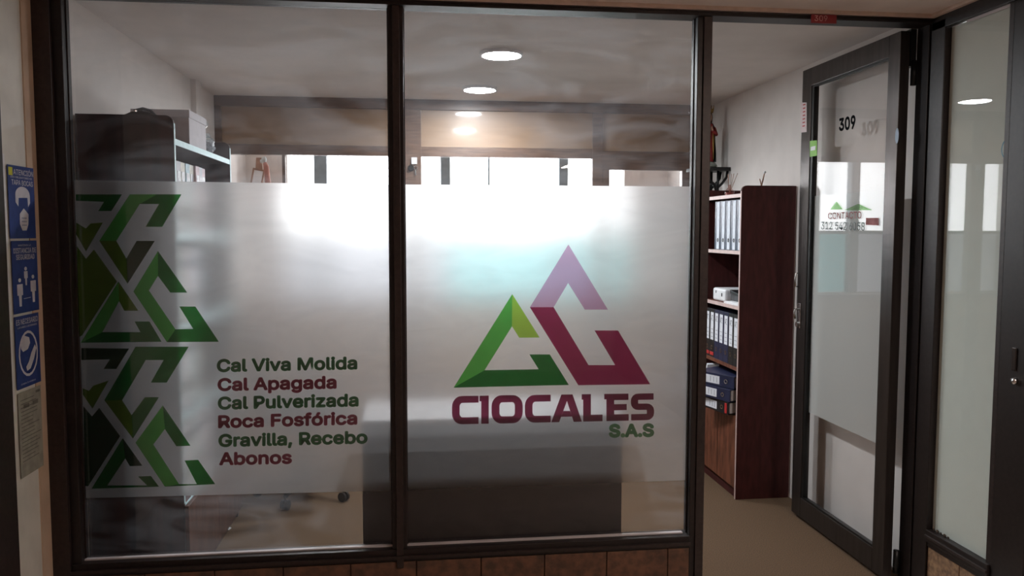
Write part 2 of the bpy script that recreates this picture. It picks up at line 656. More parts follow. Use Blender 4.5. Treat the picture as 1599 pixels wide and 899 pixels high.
# product list lettering
lines = [('Cal Viva Molida', 338.5, 581, 558, 576.7, TXTG), ('Cal Apagada', 339.6, 610.7, 525.7, 606.7, TXTM),
         ('Cal Pulverizada', 340, 639.6, 560, 634.5, TXTG), ('Roca Fosfórica', 340.5, 668.6, 558, 662.8, TXTM),
         ('Gravilla, Recebo', 341, 698, 574, 692.4, TXTG), ('Abonos', 342, 726.4, 456, 724, TXTM)]
for s, xa, ya, xb, yb, mt in lines:
    text_obj('lettering', s, lambda u, v: at(xa + (xb - xa) * u, ya + (yb - ya) * u - 20.5 * v, Y=YD), mt, win1, .035,
             label='%s lettering on the frosted film' % ('green' if mt is TXTG else 'maroon'))

# logo on the second window
G = lambda p: cs(p, 2.645, 680, 360)
decal(G([(549, 57), (712, 326), (617, 326), (548, 216), (488, 316), (390, 316)]), LILAC, win2, 'logo_shape', 'lilac upper chevron of the logo')
decal(G([(390, 316), (488, 316), (632, 555), (742, 555), (657, 412), (754, 412), (887, 634), (590, 638)]), MAROON, win2, 'logo_shape', 'maroon lower hook of the logo')
decal(G([(317, 262), (316, 395), (203, 576), (75, 648)]), LGREEN, win2, 'logo_shape', 'bright green left side of the small triangle')
decal(G([(317, 262), (430, 441), (346, 442), (316, 395)]), LIME, win2, 'logo_shape', 'lime green tip of the small triangle')
decal(G([(203, 576), (426, 572), (388, 511), (472, 511), (551, 637), (75, 648)]), DGREEN, win2, 'logo_shape', 'dark green base of the small triangle')


def wmap(x, v):          # word plane: x in crop pixels, v height 0..115
    t = (x - 68) / 835
    yb_, yt = 800 - 18 * t, 683 - 12 * t
    return at(680 + x / 2.645, 360 + (yb_ + (yt - yb_) * v / 115) / 2.645, Y=YD)


def glyph_poly(polys, wn):
    mb = MB()
    for p in polys:
        mb.poly([wmap(*q) for q in p])
    mb.obj('letter', TXTMW, wn, tri=True)


def arc(cx, cy, r, a0, a1, n=6, ry=None):
    ry = ry or r
    return [(cx + r * math.cos(math.radians(a0 + (a1 - a0) * k / n)), cy + ry * math.sin(math.radians(a0 + (a1 - a0) * k / n))) for k in range(n + 1)]


def ribbon(pts, wdt, closed=False):
    n = len(pts)
    L_, R_ = [], []
    for i in range(n):
        a = pts[(i - 1) % n] if closed else pts[max(i - 1, 0)]
        b_ = pts[(i + 1) % n] if closed else pts[min(i + 1, n - 1)]
        dx, dy = b_[0] - a[0], b_[1] - a[1]
        l = math.hypot(dx, dy)
        nx, ny = -dy / l, dx / l
        ww = wdt * (.5 + .06 * abs(nx))
        L_.append((pts[i][0] + nx * ww, pts[i][1] + ny * ww))
        R_.append((pts[i][0] - nx * ww, pts[i][1] - ny * ww))
    m_ = n if closed else n - 1
    return [[L_[i], L_[(i + 1) % n], R_[(i + 1) % n], R_[i]] for i in range(m_)]


TXTMW = vinyl('vinyl_word_maroon', (.16, .018, .055), .10)


def cglyph(xa, xb):
    c = [(xb, 101)] + arc(xa + 42, 71, 26, 90, 180, 6, 30) + arc(xa + 42, 44, 26, 180, 270, 6, 30) + [(xb, 14)]
    return ribbon(c, 28)


glyph_poly(cglyph(68, 178), win2)
glyph_poly([[(182, 115), (220, 115), (220, 0), (189, 0), (189, 92), (182, 92)]], win2)
glyph_poly(ribbon(arc(318, 71, 26, 0, 90, 6, 30) + arc(274, 71, 26, 90, 180, 6, 30) + arc(274, 44, 26, 180, 270, 6, 30) + arc(318, 44, 26, 270, 360, 6, 30), 29, True), win2)
glyph_poly(cglyph(369, 476), win2)
glyph_poly([[(478, 0), (511, 0), (543, 88), (543, 115), (520, 115)], [(543, 115), (543, 88), (571, 0), (605, 0), (566, 115)], [(519, 22), (564, 22), (556, 46), (528, 46)]], win2)
glyph_poly([[(604, 115), (642, 115), (642, 28), (690, 28), (690, 0), (610, 0), (610, 92), (604, 92)]], win2)
glyph_poly([[(697, 115), (797, 115), (797, 88), (738, 88), (738, 71), (790, 71), (790, 45), (738, 45), (738, 28), (798, 28), (798, 0), (706, 0), (706, 92), (697, 92)]], win2)
glyph_poly(ribbon([(901, 101)] + arc(838, 84, 16, 90, 180, 4, 17) + arc(838, 75, 16, 180, 270, 4, 17) + arc(872, 41, 16, 90, 0, 4, 17) + arc(872, 31, 16, 0, -90, 4, 17) + [(808, 14)], 27), win2)
text_obj('lettering', 'S.A.S', lambda u, v: at(950.5 + 71 * u, 683.2 - 1.2 * u - 21.5 * v, Y=YD), TXTG, win2, .045, 'small dark green lettering')

# ------------------------------------------------------------------ number plaque over the door
pl = thing('number_plaque', 'small red number plaque on the dark header above the open door', 'sign', at(1282, 30, Y=3.02))
RED = mat('red_enamel', (.24, .010, .015), .5, 0, .05)
box('plate', RED, 1.541, 1.645, 3.016, 3.023, at(1282, 36, Y=3.02).z - .001, at(1282, 23, Y=3.02).z, pl, bevel=.001)
PNK = mat('faded_white_ink', (.75, .45, .42), .7)
text_obj('digits', '309', lambda u, v: at(1272 + 20 * u, 32.5 + .6 * u - 8.5 * v, Y=3.0155), PNK, pl, .0)

# ------------------------------------------------------------------ open door leaf (folded back to the right wall)
dx = 1.987
DX1 = dx + .042
door = setting('door_1', (dx + .02, YF + .01, 0))
y0, y1 = 3.128, 3.965
box('hinge_stile', DOORFR, dx, DX1, y0, y0 + .080, .015, H - .008, door, bevel=.002)
box('lock_stile', DOORFR, dx, DX1, y1 - .095, y1, .015, H - .008, door, bevel=.002)
box('top_rail', DOORFR, dx, DX1, y0 + .080, y1 - .095, H - .098, H - .008, door, bevel=.002)
box('bottom_rail', DOORFR, dx, DX1, y0 + .080, y1 - .095, .015, .118, door, bevel=.002)
ya, yb = y0 + .080, y1 - .095
for (a, b_) in ((ya, ya + .008), (yb - .022, yb)):
    box('glazing_bead', BLKMET, dx + .004, dx + .02, a, b_, .118, H - .098, door)
box('glazing_bead', BLKMET, dx + .004, dx + .018, ya + .008, yb - .022, .118, .128, door)
box('glazing_bead', BLKMET, dx + .004, dx + .018, ya + .008, yb - .022, H - .108, H - .098, door)
box('glass_pane', SIDEG, dx + .018, dx + .022, ya, yb, .118, H - .098, door)
mb = MB()
mb.box(dx + .0235, dx + .0245, ya + .006, yb - .006, .573, 1.68)
fo = mb.obj('frosted_film', DFILM[0], door)
fo.data.materials.append(DFILM[1])
for p in fo.data.polygons:
    if all(fo.data.vertices[v].co.x > dx + .024 for v in p.vertices):
        p.material_index = 1
gx = dx + .0172


def dmap(xa, ya_, xb, yb_, h0, h1):
    return lambda u, v: at(xa + (xb - xa) * u, ya_ + (yb_ - ya_) * u - (h0 + (h1 - h0) * u) * v, X=gx)


text_obj('digits', '309', dmap(1310, 205, 1336, 201, 20, 22), TXTK, door, .032)
text_obj('lettering', 'CONTACTO', dmap(1293, 342, 1345, 341, 10, 11), TXTR, door, .01, 'faded red lettering on the door glass')
text_obj('lettering', '312 542 6058', dmap(1282, 358, 1350, 360, 12, 13), TXTF, door, .008, 'faded grey telephone number on the door glass')
for pts in ([(1296, 327), (1306, 314), (1316, 327)], [(1318, 328), (1340, 318), (1362, 328)]):
    MB().poly([at(a, b_, X=gx) for a, b_ in pts]).obj('printed_shape', TXTGN, door, label='faded green triangle')
MB().poly([at(a, b_, X=gx) for a, b_ in ((1352, 340), (1372, 340), (1372, 352), (1352, 351))]).obj('printed_shape', TXTR, door)
# lock and pull
mb = MB().box(dx - .006, dx, y1 - .05, y1 - .022, 1.00, 1.13)
mb.obj('lock_plate', CHROME, door, bevel=.002)
mb = MB().tube([(dx - .006, y1 - .036, 1.10), (dx - .026, y1 - .036, 1.10), (dx - .030, y1 - .036, 1.08), (dx - .024, y1 - .036, 1.05)], .005)
mb.obj('door_handle', CHROME, door, smooth=True)
MB().lathe([(0, 0), (.014, 0), (.014, .012), (0, .012)], (0, 0, 0), 12).obj('lock_cylinder', CHROME, door).matrix_world = Matrix.Translation((dx - .006, y1 - .036, 1.02)) @ Matrix.Rotation(-PI / 2, 4, 'Y')
mb = MB().tube([(dx, y1 - .010, 1.285), (dx - .014, y1 - .010, 1.285), (dx - .018, y1 - .010, 1.25), (dx - .014, y1 - .010, 1.215), (dx, y1 - .010, 1.215)], .004)
mb.obj('pull_ring', CHROME, door, smooth=True)
for z in (.09, 2.15):
    MB().tube([(2.042, 3.118, z - .05), (2.042, 3.118, z + .05)], .0125).obj('hinge', BLKMET, door, smooth=True)


def sticker(name, cx_, pts, mt, label, cat):
    vs = [at(a, b_, X=dx) for a, b_ in pts]
    mb_ = MB().prism([Vector((dx - .0015, v.y, v.z)) for v in vs], (.001, 0, 0))
    return tag(mb_.obj(name, mt), label, cat)


NOT = mat('notice_paper', (.72, .60, .60), .8, 0, .04)
s1 = sticker('notice_card', 0, [(1250.5, 160), (1260, 160), (1260, 206), (1250.5, 207)], NOT, 'narrow white card with red print on the edge of the open door', 'notice')
mb = MB()
for k in range(7):
    zz = s1.data.vertices[0].co.z - .02 - k * .018
    mb.box(dx - .0022, dx - .0015, 3.925, 3.95, zz, zz + .006)
mb.obj('print', REDTAG, s1)
GST = mat('green_sticker', (.20, .48, .05), .5, 0, .1)
s2 = sticker('green_sticker', 0, [(1265, 220), (1276, 219), (1276, 243), (1265, 245)], GST, 'small green sticker at the left edge of the door glass', 'sticker')
mb = MB().box(dx - .0021, dx - .0015, s2.data.vertices[1].co.y + .012, s2.data.vertices[0].co.y - .012, s2.data.vertices[2].co.z + .03, s2.data.vertices[2].co.z + .05)
mb.obj('print', WHITEP, s2)
BST = mat('pale_blue_sticker', (.32, .42, .55), .5, 0, .1)
p0 = at(1401, 212, X=dx)
mb = MB()
mb.prism([(dx - .0015, p0.y + .012 * math.cos(a), p0.z + .032 * math.sin(a)) for a in [k * PI / 8 for k in range(16)]], (.001, 0, 0))
tag(mb.obj('blue_sticker', BST), 'worn pale blue oval sticker on the hinge side of the open door', 'sticker')

# ------------------------------------------------------------------ right side partition of the corridor
ws = setting('window_3', (SX, 2.8, 0))
box('glass_pane', SIDEG, SX, SX + .004, 2.62, 2.95, .295, 2.295, ws)
mb = MB().box(SX + .006, SX + .008, 2.62, 2.95, .295, 2.295)
FROST = mat('solid_frosting', (.68, .74, .68), .8, 0, .012, 20)
mb.obj('frosted_film', FROST, ws)
box('frame_post', FRAME, SX - .022, SX + .05, 2.95, 3.035, 0, H, ws, bevel=.003)
box('frame_post_edge', FRAME2, SX - .012, SX + .03, 2.597, 2.622, .225, H, ws, bevel=.002)
box('top_rail', FRAME, SX - .022, SX + .05, 1.5, 3.035, 2.296, 2.42, ws, bevel=.002)
box('top_gasket', SILLM, SX - .006, SX, 2.622, 2.85, 2.286, 2.296, ws, label='pale strip at the head of the glass')
box('sill_rail', FRAME, SX - .024, SX + .05, 2.597, 2.95, .245, .295, ws, bevel=.002)
box('sill_rail_lip', FRAME2, SX - .03, SX - .02, 2.597, 2.95, .262, .275, ws, bevel=.002)
box('sill_rail', FRAME, SX - .016, SX + .05, 2.597, 2.95, .225, .247, ws)
box('kick_core', GROUT, SX, SX + .06, 1.9, 3.04, 0, .225, ws)
for (a, b_) in ((2.60, 2.757), (2.761, 2.948)):
    box('tile', TILE2, SX - .012, SX, a, b_, .003, .222, ws, bevel=.0015)
# blobs of old putty and a dirty corner at the foot of the pane
mb = MB()
for k in range(5):
    mb.ball((SX - .002, 2.93 - k * .022, .300), .006 + .003 * (k % 2), 8, (.4, 1, .8))
mb.obj('putty_blobs', GROUT, ws)
RING = mat('blue_ring_print', (.10, .30, .42), .5, 0, .05)
p0 = at(1573, 232, X=SX - .001)
ring = MB()
n = 28
va, vb = [], []
for k in range(n):
    a = 2 * PI * k / n
    va.append(ring.b.verts.new((SX - .001, p0.y + .03 * math.cos(a), p0.z + .036 * math.sin(a))))
    vb.append(ring.b.verts.new((SX - .001, p0.y + .025 * math.cos(a), p0.z + .031 * math.sin(a))))
for k in range(n):
    ring.b.faces.new([va[k], va[(k + 1) % n], vb[(k + 1) % n], vb[k]])
tag(ring.obj('ring_sticker', RING), 'thin blue ring sticker on the frosted pane right of the door', 'sticker')

# neighbouring dark door beside it
dn = setting('door_2', (SX, 2.2, 0))
box('door_stile', FRAME, SX - .014, SX + .04, 2.44, 2.596, .02, 2.296, dn, bevel=.002)
box('door_stile', FRAME, SX - .014, SX + .04, 1.56, 1.68, .02, 2.296, dn, bevel=.002)
box('door_rail', FRAME, SX - .014, SX + .04, 1.68, 2.44, 2.18, 2.296, dn, bevel=.002)
box('door_rail', FRAME, SX - .014, SX + .04, 1.68, 2.44, .02, .2, dn, bevel=.002)
box('glass_pane', CLEARG, SX + .01, SX + .014, 1.68, 2.44, .2, 2.18, dn)
box('door_backing', FROST, SX + .02, SX + .025, 1.68, 2.44, .2, 2.18, dn)
box('lock_plate', DOORFR, SX - .019, SX - .014, 2.512, 2.532, 1.02, 1.10, dn, bevel=.002)
MB().lathe([(0, 0), (.013, 0), (.011, .012), (0, .014)], (0, 0, 0), 14).obj('lock_cylinder', CHROME, dn, smooth=True).matrix_world = Matrix.Translation((SX - .014, 2.513, .985)) @ Matrix.Rotation(-PI / 2, 4, 'Y')

# ------------------------------------------------------------------ left side of the corridor
PALEW = mat('pale_side_panel', (.76, .74, .68), .55, 0, .06, 6)
TAN = mat('tan_edge', (.60, .44, .32), .7, 0, .06, 8)  # tan tone for the far end of the side panel
wl = setting('wall_left_end', (LX, 2.9, 0))
box('side_panel', PALEW, LX - .06, LX, 2.80, 2.962, 0, 2.36, wl)
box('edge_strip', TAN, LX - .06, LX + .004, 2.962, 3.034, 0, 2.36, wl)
box('front_post', FRAME2, LX - .10, LX + .006, 2.30, 2.795, 0, 2.36, wl, bevel=.003)
box('glare_strip', WHITEP, LX - .02, LX + .004, 2.797, 2.809, .9, 1.75, wl, bevel=.001, label='white strip standing in for glare along the post')  # bright reflected light beside the post, built as a white strip

BLUE = mat('poster_blue', (.022, .050, .22), .5, 0, .08)
WINK = mat('poster_white', (.62, .60, .66), .7, 0, .04)
YEL = mat('poster_yellow', (.62, .58, .04), .6)


def poster(label, zt, zb, ya_, yb_, texts, drawer, name='safety_poster', board=BLUE, cat='poster'):
    ps = thing(name, label, cat, (LX + .002, (ya_ + yb_) / 2, zb))
    px = LX + .0055
    box('board', board, LX + .0044, px, ya_, yb_, zb, zt, ps)
    P = lambda u, v: Vector((px + .0008, ya_ + (yb_ - ya_) * u, zb + (zt - zb) * v))
    for s, u0, u1, v0, h in texts:
        text_obj('lettering', s, lambda u, v: P(u0 + (u1 - u0) * u, v0 + h * v), WINK, ps, .01)
    drawer(ps, P)
    return ps


def pl_(P, pts, mt, ps, name='pictogram'):
    mb_ = MB()
    for pp in pts:
        mb_.poly([P(*q) for q in pp])
    return mb_.obj(name, mt, ps, tri=True)


def face(ps, P):
    hair = arc(.52, .60, .28, 0, 180, 12, .12)
    pl_(P, [hair + [(.24, .50), (.34, .44), (.36, .56), (.70, .57), (.72, .44), (.80, .50)]], WINK, ps)
    pl_(P, [[(.38, .34), (.54, .42), (.72, .34), (.70, .20), (.62, .11), (.46, .11), (.37, .2)]], WINK, ps, 'mask_drawing')
    mb_ = MB()
    for v in (.18, .23, .28):
        mb_.poly([P(.44, v) + Vector((.0004, 0, 0)), P(.64, v) + Vector((.0004, 0, 0)), P(.64, v + .008) + Vector((.0004, 0, 0)), P(.44, v + .008) + Vector((.0004, 0, 0))])
    mb_.obj('mask_folds', BLUE, ps)
    pl_(P, [[(.02, .86), (.17, .86), (.17, .97), (.02, .97)]], YEL, ps, 'yellow_mark')


def dist(ps, P):
    polys = []
    for (u, v, sc) in ((.5, .42, .7), (.25, .16, 1.1), (.78, .19, 1.1)):
        polys += [arc(u, v + .27 * sc, .055, 0, 330, 9, .028),
                  [(u - .10 * sc, v + .22 * sc), (u + .10 * sc, v + .22 * sc), (u + .10 * sc, v + .08 * sc), (u - .10 * sc, v + .08 * sc)],
                  [(u - .05 * sc, v + .08 * sc), (u + .05 * sc, v + .08 * sc), (u + .04 * sc, v - .06 * sc), (u - .04 * sc, v - .06 * sc)]]
    polys += [[(.38, .19), (.66, .195), (.66, .203), (.38, .198)]]
    pl_(P, polys, WINK, ps)


def wash(ps, P):
    n_ = 20
    o_, i_ = arc(.5, .46, .40, 0, 360, n_, .32), arc(.5, .46, .35, 0, 360, n_, .285)
    pl_(P, [[o_[k], o_[k + 1], i_[k + 1], i_[k]] for k in range(n_)], WINK, ps)
    pl_(P, [[(.2, .62), (.35, .72), (.55, .68), (.58, .60), (.48, .52), (.28, .50), (.2, .55)],
            [(.38, .28), (.50, .34), (.62, .46), (.78, .56), (.84, .50), (.72, .36), (.56, .24), (.42, .22)]], WINK, ps, 'hands_drawing')


PY0, PY1 = 2.822, 3.003
poster('blue and white poster of a masked face, topmost on the left wall edge', 1.717, 1.474, PY0, PY1,
       [('ATENCIÓN', .20, .97, .875, .075), ('USO OBLIGATORIO DE', .08, .92, .83, .025), ('TAPA BOCAS', .12, .94, .735, .07)], face)
poster('blue and white poster of distanced figures, middle one on the left wall edge', 1.466, 1.222, PY0 + .004, PY1 + .002,
       [('MANTENGA LA', .25, .75, .925, .025), ('DISTANCIA DE', .06, .95, .83, .07), ('SEGURIDAD', .15, .88, .74, .07)], dist)
poster('blue and white poster of washing hands, lowest blue one on the left wall edge', 1.213, .967, PY0 + .004, PY1 - .006,
       [('ES NECESARIO', .05, .95, .88, .075), ('LAVARSE LAS MANOS', .1, .9, .83, .025), ('CADA 3 HORAS', .15, .75, .05, .02)], wash)


def sheet(ps, P):
    mb_ = MB()
    rnd = random.Random(3)
    v = .90
    while v > .15:
        l = rnd.uniform(.5, .85)
        mb_.poly([P(.08, v), P(.08 + l, v), P(.08 + l, v + .010), P(.08, v + .010)])
        v -= .045
    mb_.obj('print', INK2, ps)
    pl_(P, [[(.2, .80), (.45, .80), (.45, .85), (.2, .85)], [(.6, .80), (.85, .80), (.85, .85), (.6, .85)], [(.75, .93), (.95, .93), (.95, .96), (.75, .96)]], INK2, ps, 'print')


INK2 = mat('grey_ink', (.16, .15, .13), .8)
NPAP = mat('aged_paper', (.34, .33, .28), .8, 0, .08)
poster('grey printed notice sheet taped below the blue posters', .955, .665, PY0 + .006, PY1 - .012, [], sheet, 'notice_sheet', NPAP, 'notice')

# ================================================================== FAR PARTITION
fp = setting('wall_back', (.4, YB, 0))
ZR = 2.008


def px_x(px, Y=YB, py=243):
    return at(px, py, Y=Y).x


yp0, yp1 = YB, YB + .05
box('top_rail', WOODD, XL, XR, yp0 - .01, yp1, 2.322, ZC, fp, bevel=.002)
box('lower_rail', WOODD, XL, px_x(932), yp0 - .006, yp1, ZR, 2.075, fp, bevel=.002)
box('lower_rail', WOODD, px_x(932), XR, yp0 - .006, yp1, 1.932, 2.062, fp, bevel=.002)
stiles = [(XL, -1.257), (px_x(632), px_x(658)), (px_x(925), px_x(941)), (px_x(1078, py=200), XR)]
for k, (a, b_) in enumerate(stiles):
    box('stile', WOODD, a, b_, yp0 - .008, yp1, 0, 2.322, fp, bevel=.002)
for (a, b_) in ((-1.257, stiles[1][0]), (stiles[1][1], stiles[2][0]), (stiles[2][1], stiles[3][0])):
    box('wood_panel', WOODP, a, b_, yp0 + .008, yp1 - .01, 2.062, 2.322, fp)
box('stile', WOODD, stiles[2][1], px_x(952), yp0 - .004, yp1, 0, 1.932, fp, bevel=.002)
box('stile', WOODD, px_x(1065, py=270), stiles[3][0], yp0 - .004, yp1, 0, 1.932, fp, bevel=.002)
# the two posts right of the panels
# low wood wall
LOWZ = 1.04
for (a, b_) in ((-1.257, stiles[1][0]), (stiles[1][1], stiles[2][0]), (px_x(952), px_x(1065, py=270))):
    box('low_panel', WOODP, a, b_, yp0 + .004, yp1 - .004, 0, LOWZ - .03, fp)
    box('low_rail', WOODD, a, b_, yp0 - .004, yp1, LOWZ - .03, LOWZ, fp, bevel=.002)
    box('glass_pane', CLEARG, a, b_, yp0 + .02, yp0 + .024, LOWZ, ZR if b_ < 1.3 else 1.932, fp)
# thin brown bar at the left opening
box('glazing_bar', WOODD, px_x(440), px_x(445), yp0 + .005, yp0 + .035, LOWZ, ZR, fp)

# key hanging from the lock of the partition door
p0 = at(649, 262, Y=yp0 - .012)
kk = thing('door_key', 'silver key with a white tag hanging from the far wooden partition', 'key', p0)
mb = MB()
n = 16
mb.tube([(p0.x + .012 * math.cos(2 * PI * k / n), p0.y - .006, p0.z + .012 * math.sin(2 * PI * k / n)) for k in range(n + 1)], .004, 6)
mb.box(p0.x - .003, p0.x + .003, p0.y - .009, p0.y - .004, p0.z - .050, p0.z - .012)
mb.box(p0.x - .003, p0.x + .008, p0.y - .009, p0.y - .004, p0.z - .046, p0.z - .040)
mb.obj('key_blade', CHROME, kk)
MB().lathe([(0, 0), (.022, 0), (.018, .02), (0, .02)], (0, 0, 0), 14).obj('lock_cylinder', BLKMET, kk).matrix_world = Matrix.Translation((p0.x - .03, yp0 - .007, p0.z)) @ Matrix.Rotation(PI / 2, 4, 'X')
box('key_tag', LABEL, p0.x - .028, p0.x + .010, p0.y - .004, p0.y, p0.z + .025, p0.z + .07, kk)

# ------------------------------------------------------------------ outer wall and window beyond the partition
WX0, WX1 = -.985, 1.729
WZ0, WZ1 = .98, 2.25
ww = setting('wall_outer', (.4, YW, 0))
WY0, WY1 = YW, YW + .08
box('wall_section', WALLW, XL - .1, WX0, WY0, WY1, 0, ZC, ww)
box('wall_section', WALLW, WX1, XR + .1, WY0, WY1, 0, ZC, ww)
box('wall_section', WALLW, WX0, WX1, WY0, WY1, 0, WZ0, ww)
box('wall_section', WALLW, WX0, WX1, WY0, WY1, WZ1, ZC, ww)
wo = setting('window_4', (.4, YW, WZ0))
MUL = mat('glare_veiled_frame', (.20, .25, .28), .5, .2, .08)  # bars lightened towards blue to imitate veiling glare from the windows
bars = [(px_x(490, YW), px_x(510, YW)), (px_x(688, YW, 248), px_x(703, YW, 248)), (px_x(873, YW, 252), px_x(887, YW, 252))]
for a, b_ in bars:
    box('mullion', MUL, a, b_, WY0 - .01, WY1 - .01, WZ0, WZ1, wo, bevel=.002)
box('mullion', MUL, px_x(762.5, YW, 250), px_x(765, YW, 250), WY0 + .01, WY1 - .02, WZ0, WZ1, wo)
box('transom', MUL, WX0, WX1, WY0 + .005, WY1 - .015, 1.48, 1.51, wo)
ed = [WX0] + [v for ab in bars for v in ab] + [WX1]
for k in range(0, len(ed), 2):
    a, b_ = ed[k], ed[k + 1]
    box('glass_pane', CLEARG, a, b_, WY0 + .03, WY0 + .034, 1.51, WZ1, wo)
    box('glass_pane', SMOKEG if k <= 2 else TINTG, a, b_, WY0 + .03, WY0 + .034, WZ0, 1.48, wo, label='smoked pane' if k <= 2 else 'teal tinted pane')

# ledge left with ornaments
sh = box('wall_shelf', WHITEP, XL + .001, -1.0, 6.12, 6.495, 1.70, 1.725, bevel=.003)
tag(sh, 'white shelf carrying ornaments behind the partition at the far left', 'shelf')
SZ = 1.7255


def rel(Y, px, py):
    return at(px, py, Y=Y)


pf = thing('photo_frame', 'leaning white photo frame on the far left shelf', 'photo frame', (rel(6.3, 388, 275).x + .03, 6.3, SZ))
hf = rel(6.3, 388, 262).z - SZ
mb = MB()
Mx = Matrix.Rotation(.18, 4, 'Y') @ Matrix.Rotation(-.1, 4, 'X')
for bx in ((-.045, .045, -.006, .006, 0, .014), (-.045, .045, -.006, .006, hf - .014, hf), (-.045, -.033, -.006, .006, .014, hf - .014), (.033, .045, -.006, .006, .014, hf - .014)):
    mb.box(*bx, M=Mx)
BRN = mat('brown_wood', (.33, .16, .09), .5, 0, .2, 20)
loc_obj(mb, 'frame', BRN, pf)
loc_obj(MB().box(-.033, .033, -.002, .003, .014, hf - .014, M=Mx), 'picture', PAPER, pf)
sc1 = thing('wooden_cross', 'upright wooden board ornament beside the photo frame', 'ornament', (rel(6.35, 404, 270).x, 6.36, SZ))
hc = rel(6.35, 404, 246).z - SZ
mb = MB()
mb.prism([(-.025, -.008, 0), (.028, -.008, 0), (.030, -.008, hc * .7), (.022, -.008, hc), (-.018, -.008, hc), (-.028, -.008, hc * .6)], (0, .016, 0))
loc_obj(mb, 'board', BRN, sc1, bevel=.003)
st2 = thing('angel_figurine', 'small figurine with grey white head leaning by the wooden ornament', 'figurine', (rel(6.3, 414, 270).x + .012, 6.28, SZ))
loc_obj(MB().tube([(.025, 0, 0), (.018, 0, .05), (.0, 0, hf + .01), (-.01, 0, hf + .04)], [.024, .022, .020, .012], 10), 'robe', mat('rust_robe', (.36, .13, .09), .7, 0, .1), st2, smooth=True)
loc_obj(MB().ball((-.014, 0, hf + .062), .020, 12, (1, 1, 1.15)).ball((-.032, 0, hf + .05), .010, 8, (1.3, .6, 1.6)), 'head', mat('grey_white_clay', (.5, .53, .53), .7), st2, smooth=True)
sv = thing('incense_vase', 'tiny brown vase at the right end of the far left shelf', 'vase', (rel(6.3, 426, 280).x, 6.3, SZ))
loc_obj(MB().lathe([(0, 0), (.014, 0), (.016, .03), (.008, .055), (.006, .09), (.008, .10), (0, .10)], (0, 0, 0), 12), 'body', BRN, sv, smooth=True)
loc_obj(MB().tube([(0, 0, .09), (.025, 0, .13)], .0015, 5).tube([(0, 0, .09), (-.008, 0, .15)], .0015, 5), 'twig', BRN, sv)

# shelf right with red flowers
sh2 = box('wall_shelf.001', WHITEP, 1.60, XR - .001, 6.12, 6.495, 1.72, 1.745, bevel=.003)
tag(sh2, 'white shelf under the red flowers behind the far right opening', 'shelf')
fl = thing('flower_bowl', 'low bowl of red and pink flowers beyond the far right opening', 'flowers', (rel(6.3, 1003, 285).x, 6.3, 1.7455))
loc_obj(MB().lathe([(0, 0), (.04, 0), (.09, .05), (.095, .055), (.085, .05), (0, .03)], (0, 0, 0), 20), 'bowl', BRN, fl, smooth=True)
mb = MB(); mg = MB()
for k in range(26):
    a, r_ = random.uniform(0, 2 * PI), random.uniform(.01, .10)
    c = Vector((r_ * math.cos(a), r_ * .5 * math.sin(a), .07 + random.uniform(0, .06) * (1 - r_ * 5)))
    for j in range(5):
        b_ = a + j * 1.256
        mb.b.faces.new([mb.b.verts.new(c + Vector(q)) for q in ((0, 0, 0), (.016 * math.cos(b_ - .4), .016 * math.sin(b_ - .4), .006), (.022 * math.cos(b_), .022 * math.sin(b_), .010), (.016 * math.cos(b_ + .4), .016 * math.sin(b_ + .4), .006))])
    mg.tube([(c.x * .3, c.y * .3, .03), tuple(c)], .002, 5)
o = loc_obj(mb, 'petals', mat('red_petals', (.6, .07, .06), .7, 0, .3, 60), fl); o['kind'] = 'stuff'
o = loc_obj(mg, 'stems', mat('stem_green', (.08, .14, .05), .7), fl); o['kind'] = 'stuff'
for sgn in (-1, 1):
    loc_obj(MB().prism([(0, 0, .05), (sgn * .07, -.02, .065), (sgn * .16, 0, .045), (sgn * .07, .02, .06)], (0, 0, .002)), 'leaf', mat('stem_green', (.08, .14, .05)), fl)

# ================================================================== CEILING LAMPS
for k, (lx, ly, lab) in enumerate(((.44, 4.046, 'round white ceiling lamp nearer the shopfront'), (.412, 5.04, 'round white ceiling lamp nearer the far wooden partition'))):
    t = thing('ceiling_lamp', lab, 'ceiling lamp', (lx, ly, ZC), group='round lamps on the office ceiling')
    loc_obj(MB().lathe([(.0, 0), (.108, 0), (.108, -.012), (.098, -.018), (.098, -.010), (0, -.010)], (0, 0, 0), 40), 'rim', WHITEP, t, smooth=False)
    loc_obj(MB().lathe([(0, -.019), (.075, -.019), (.097, -.014)], (0, 0, 0), 40), 'diffuser', emit('lamp_diffuser', (.90, .96, 1), LAMP_E), t, smooth=True)

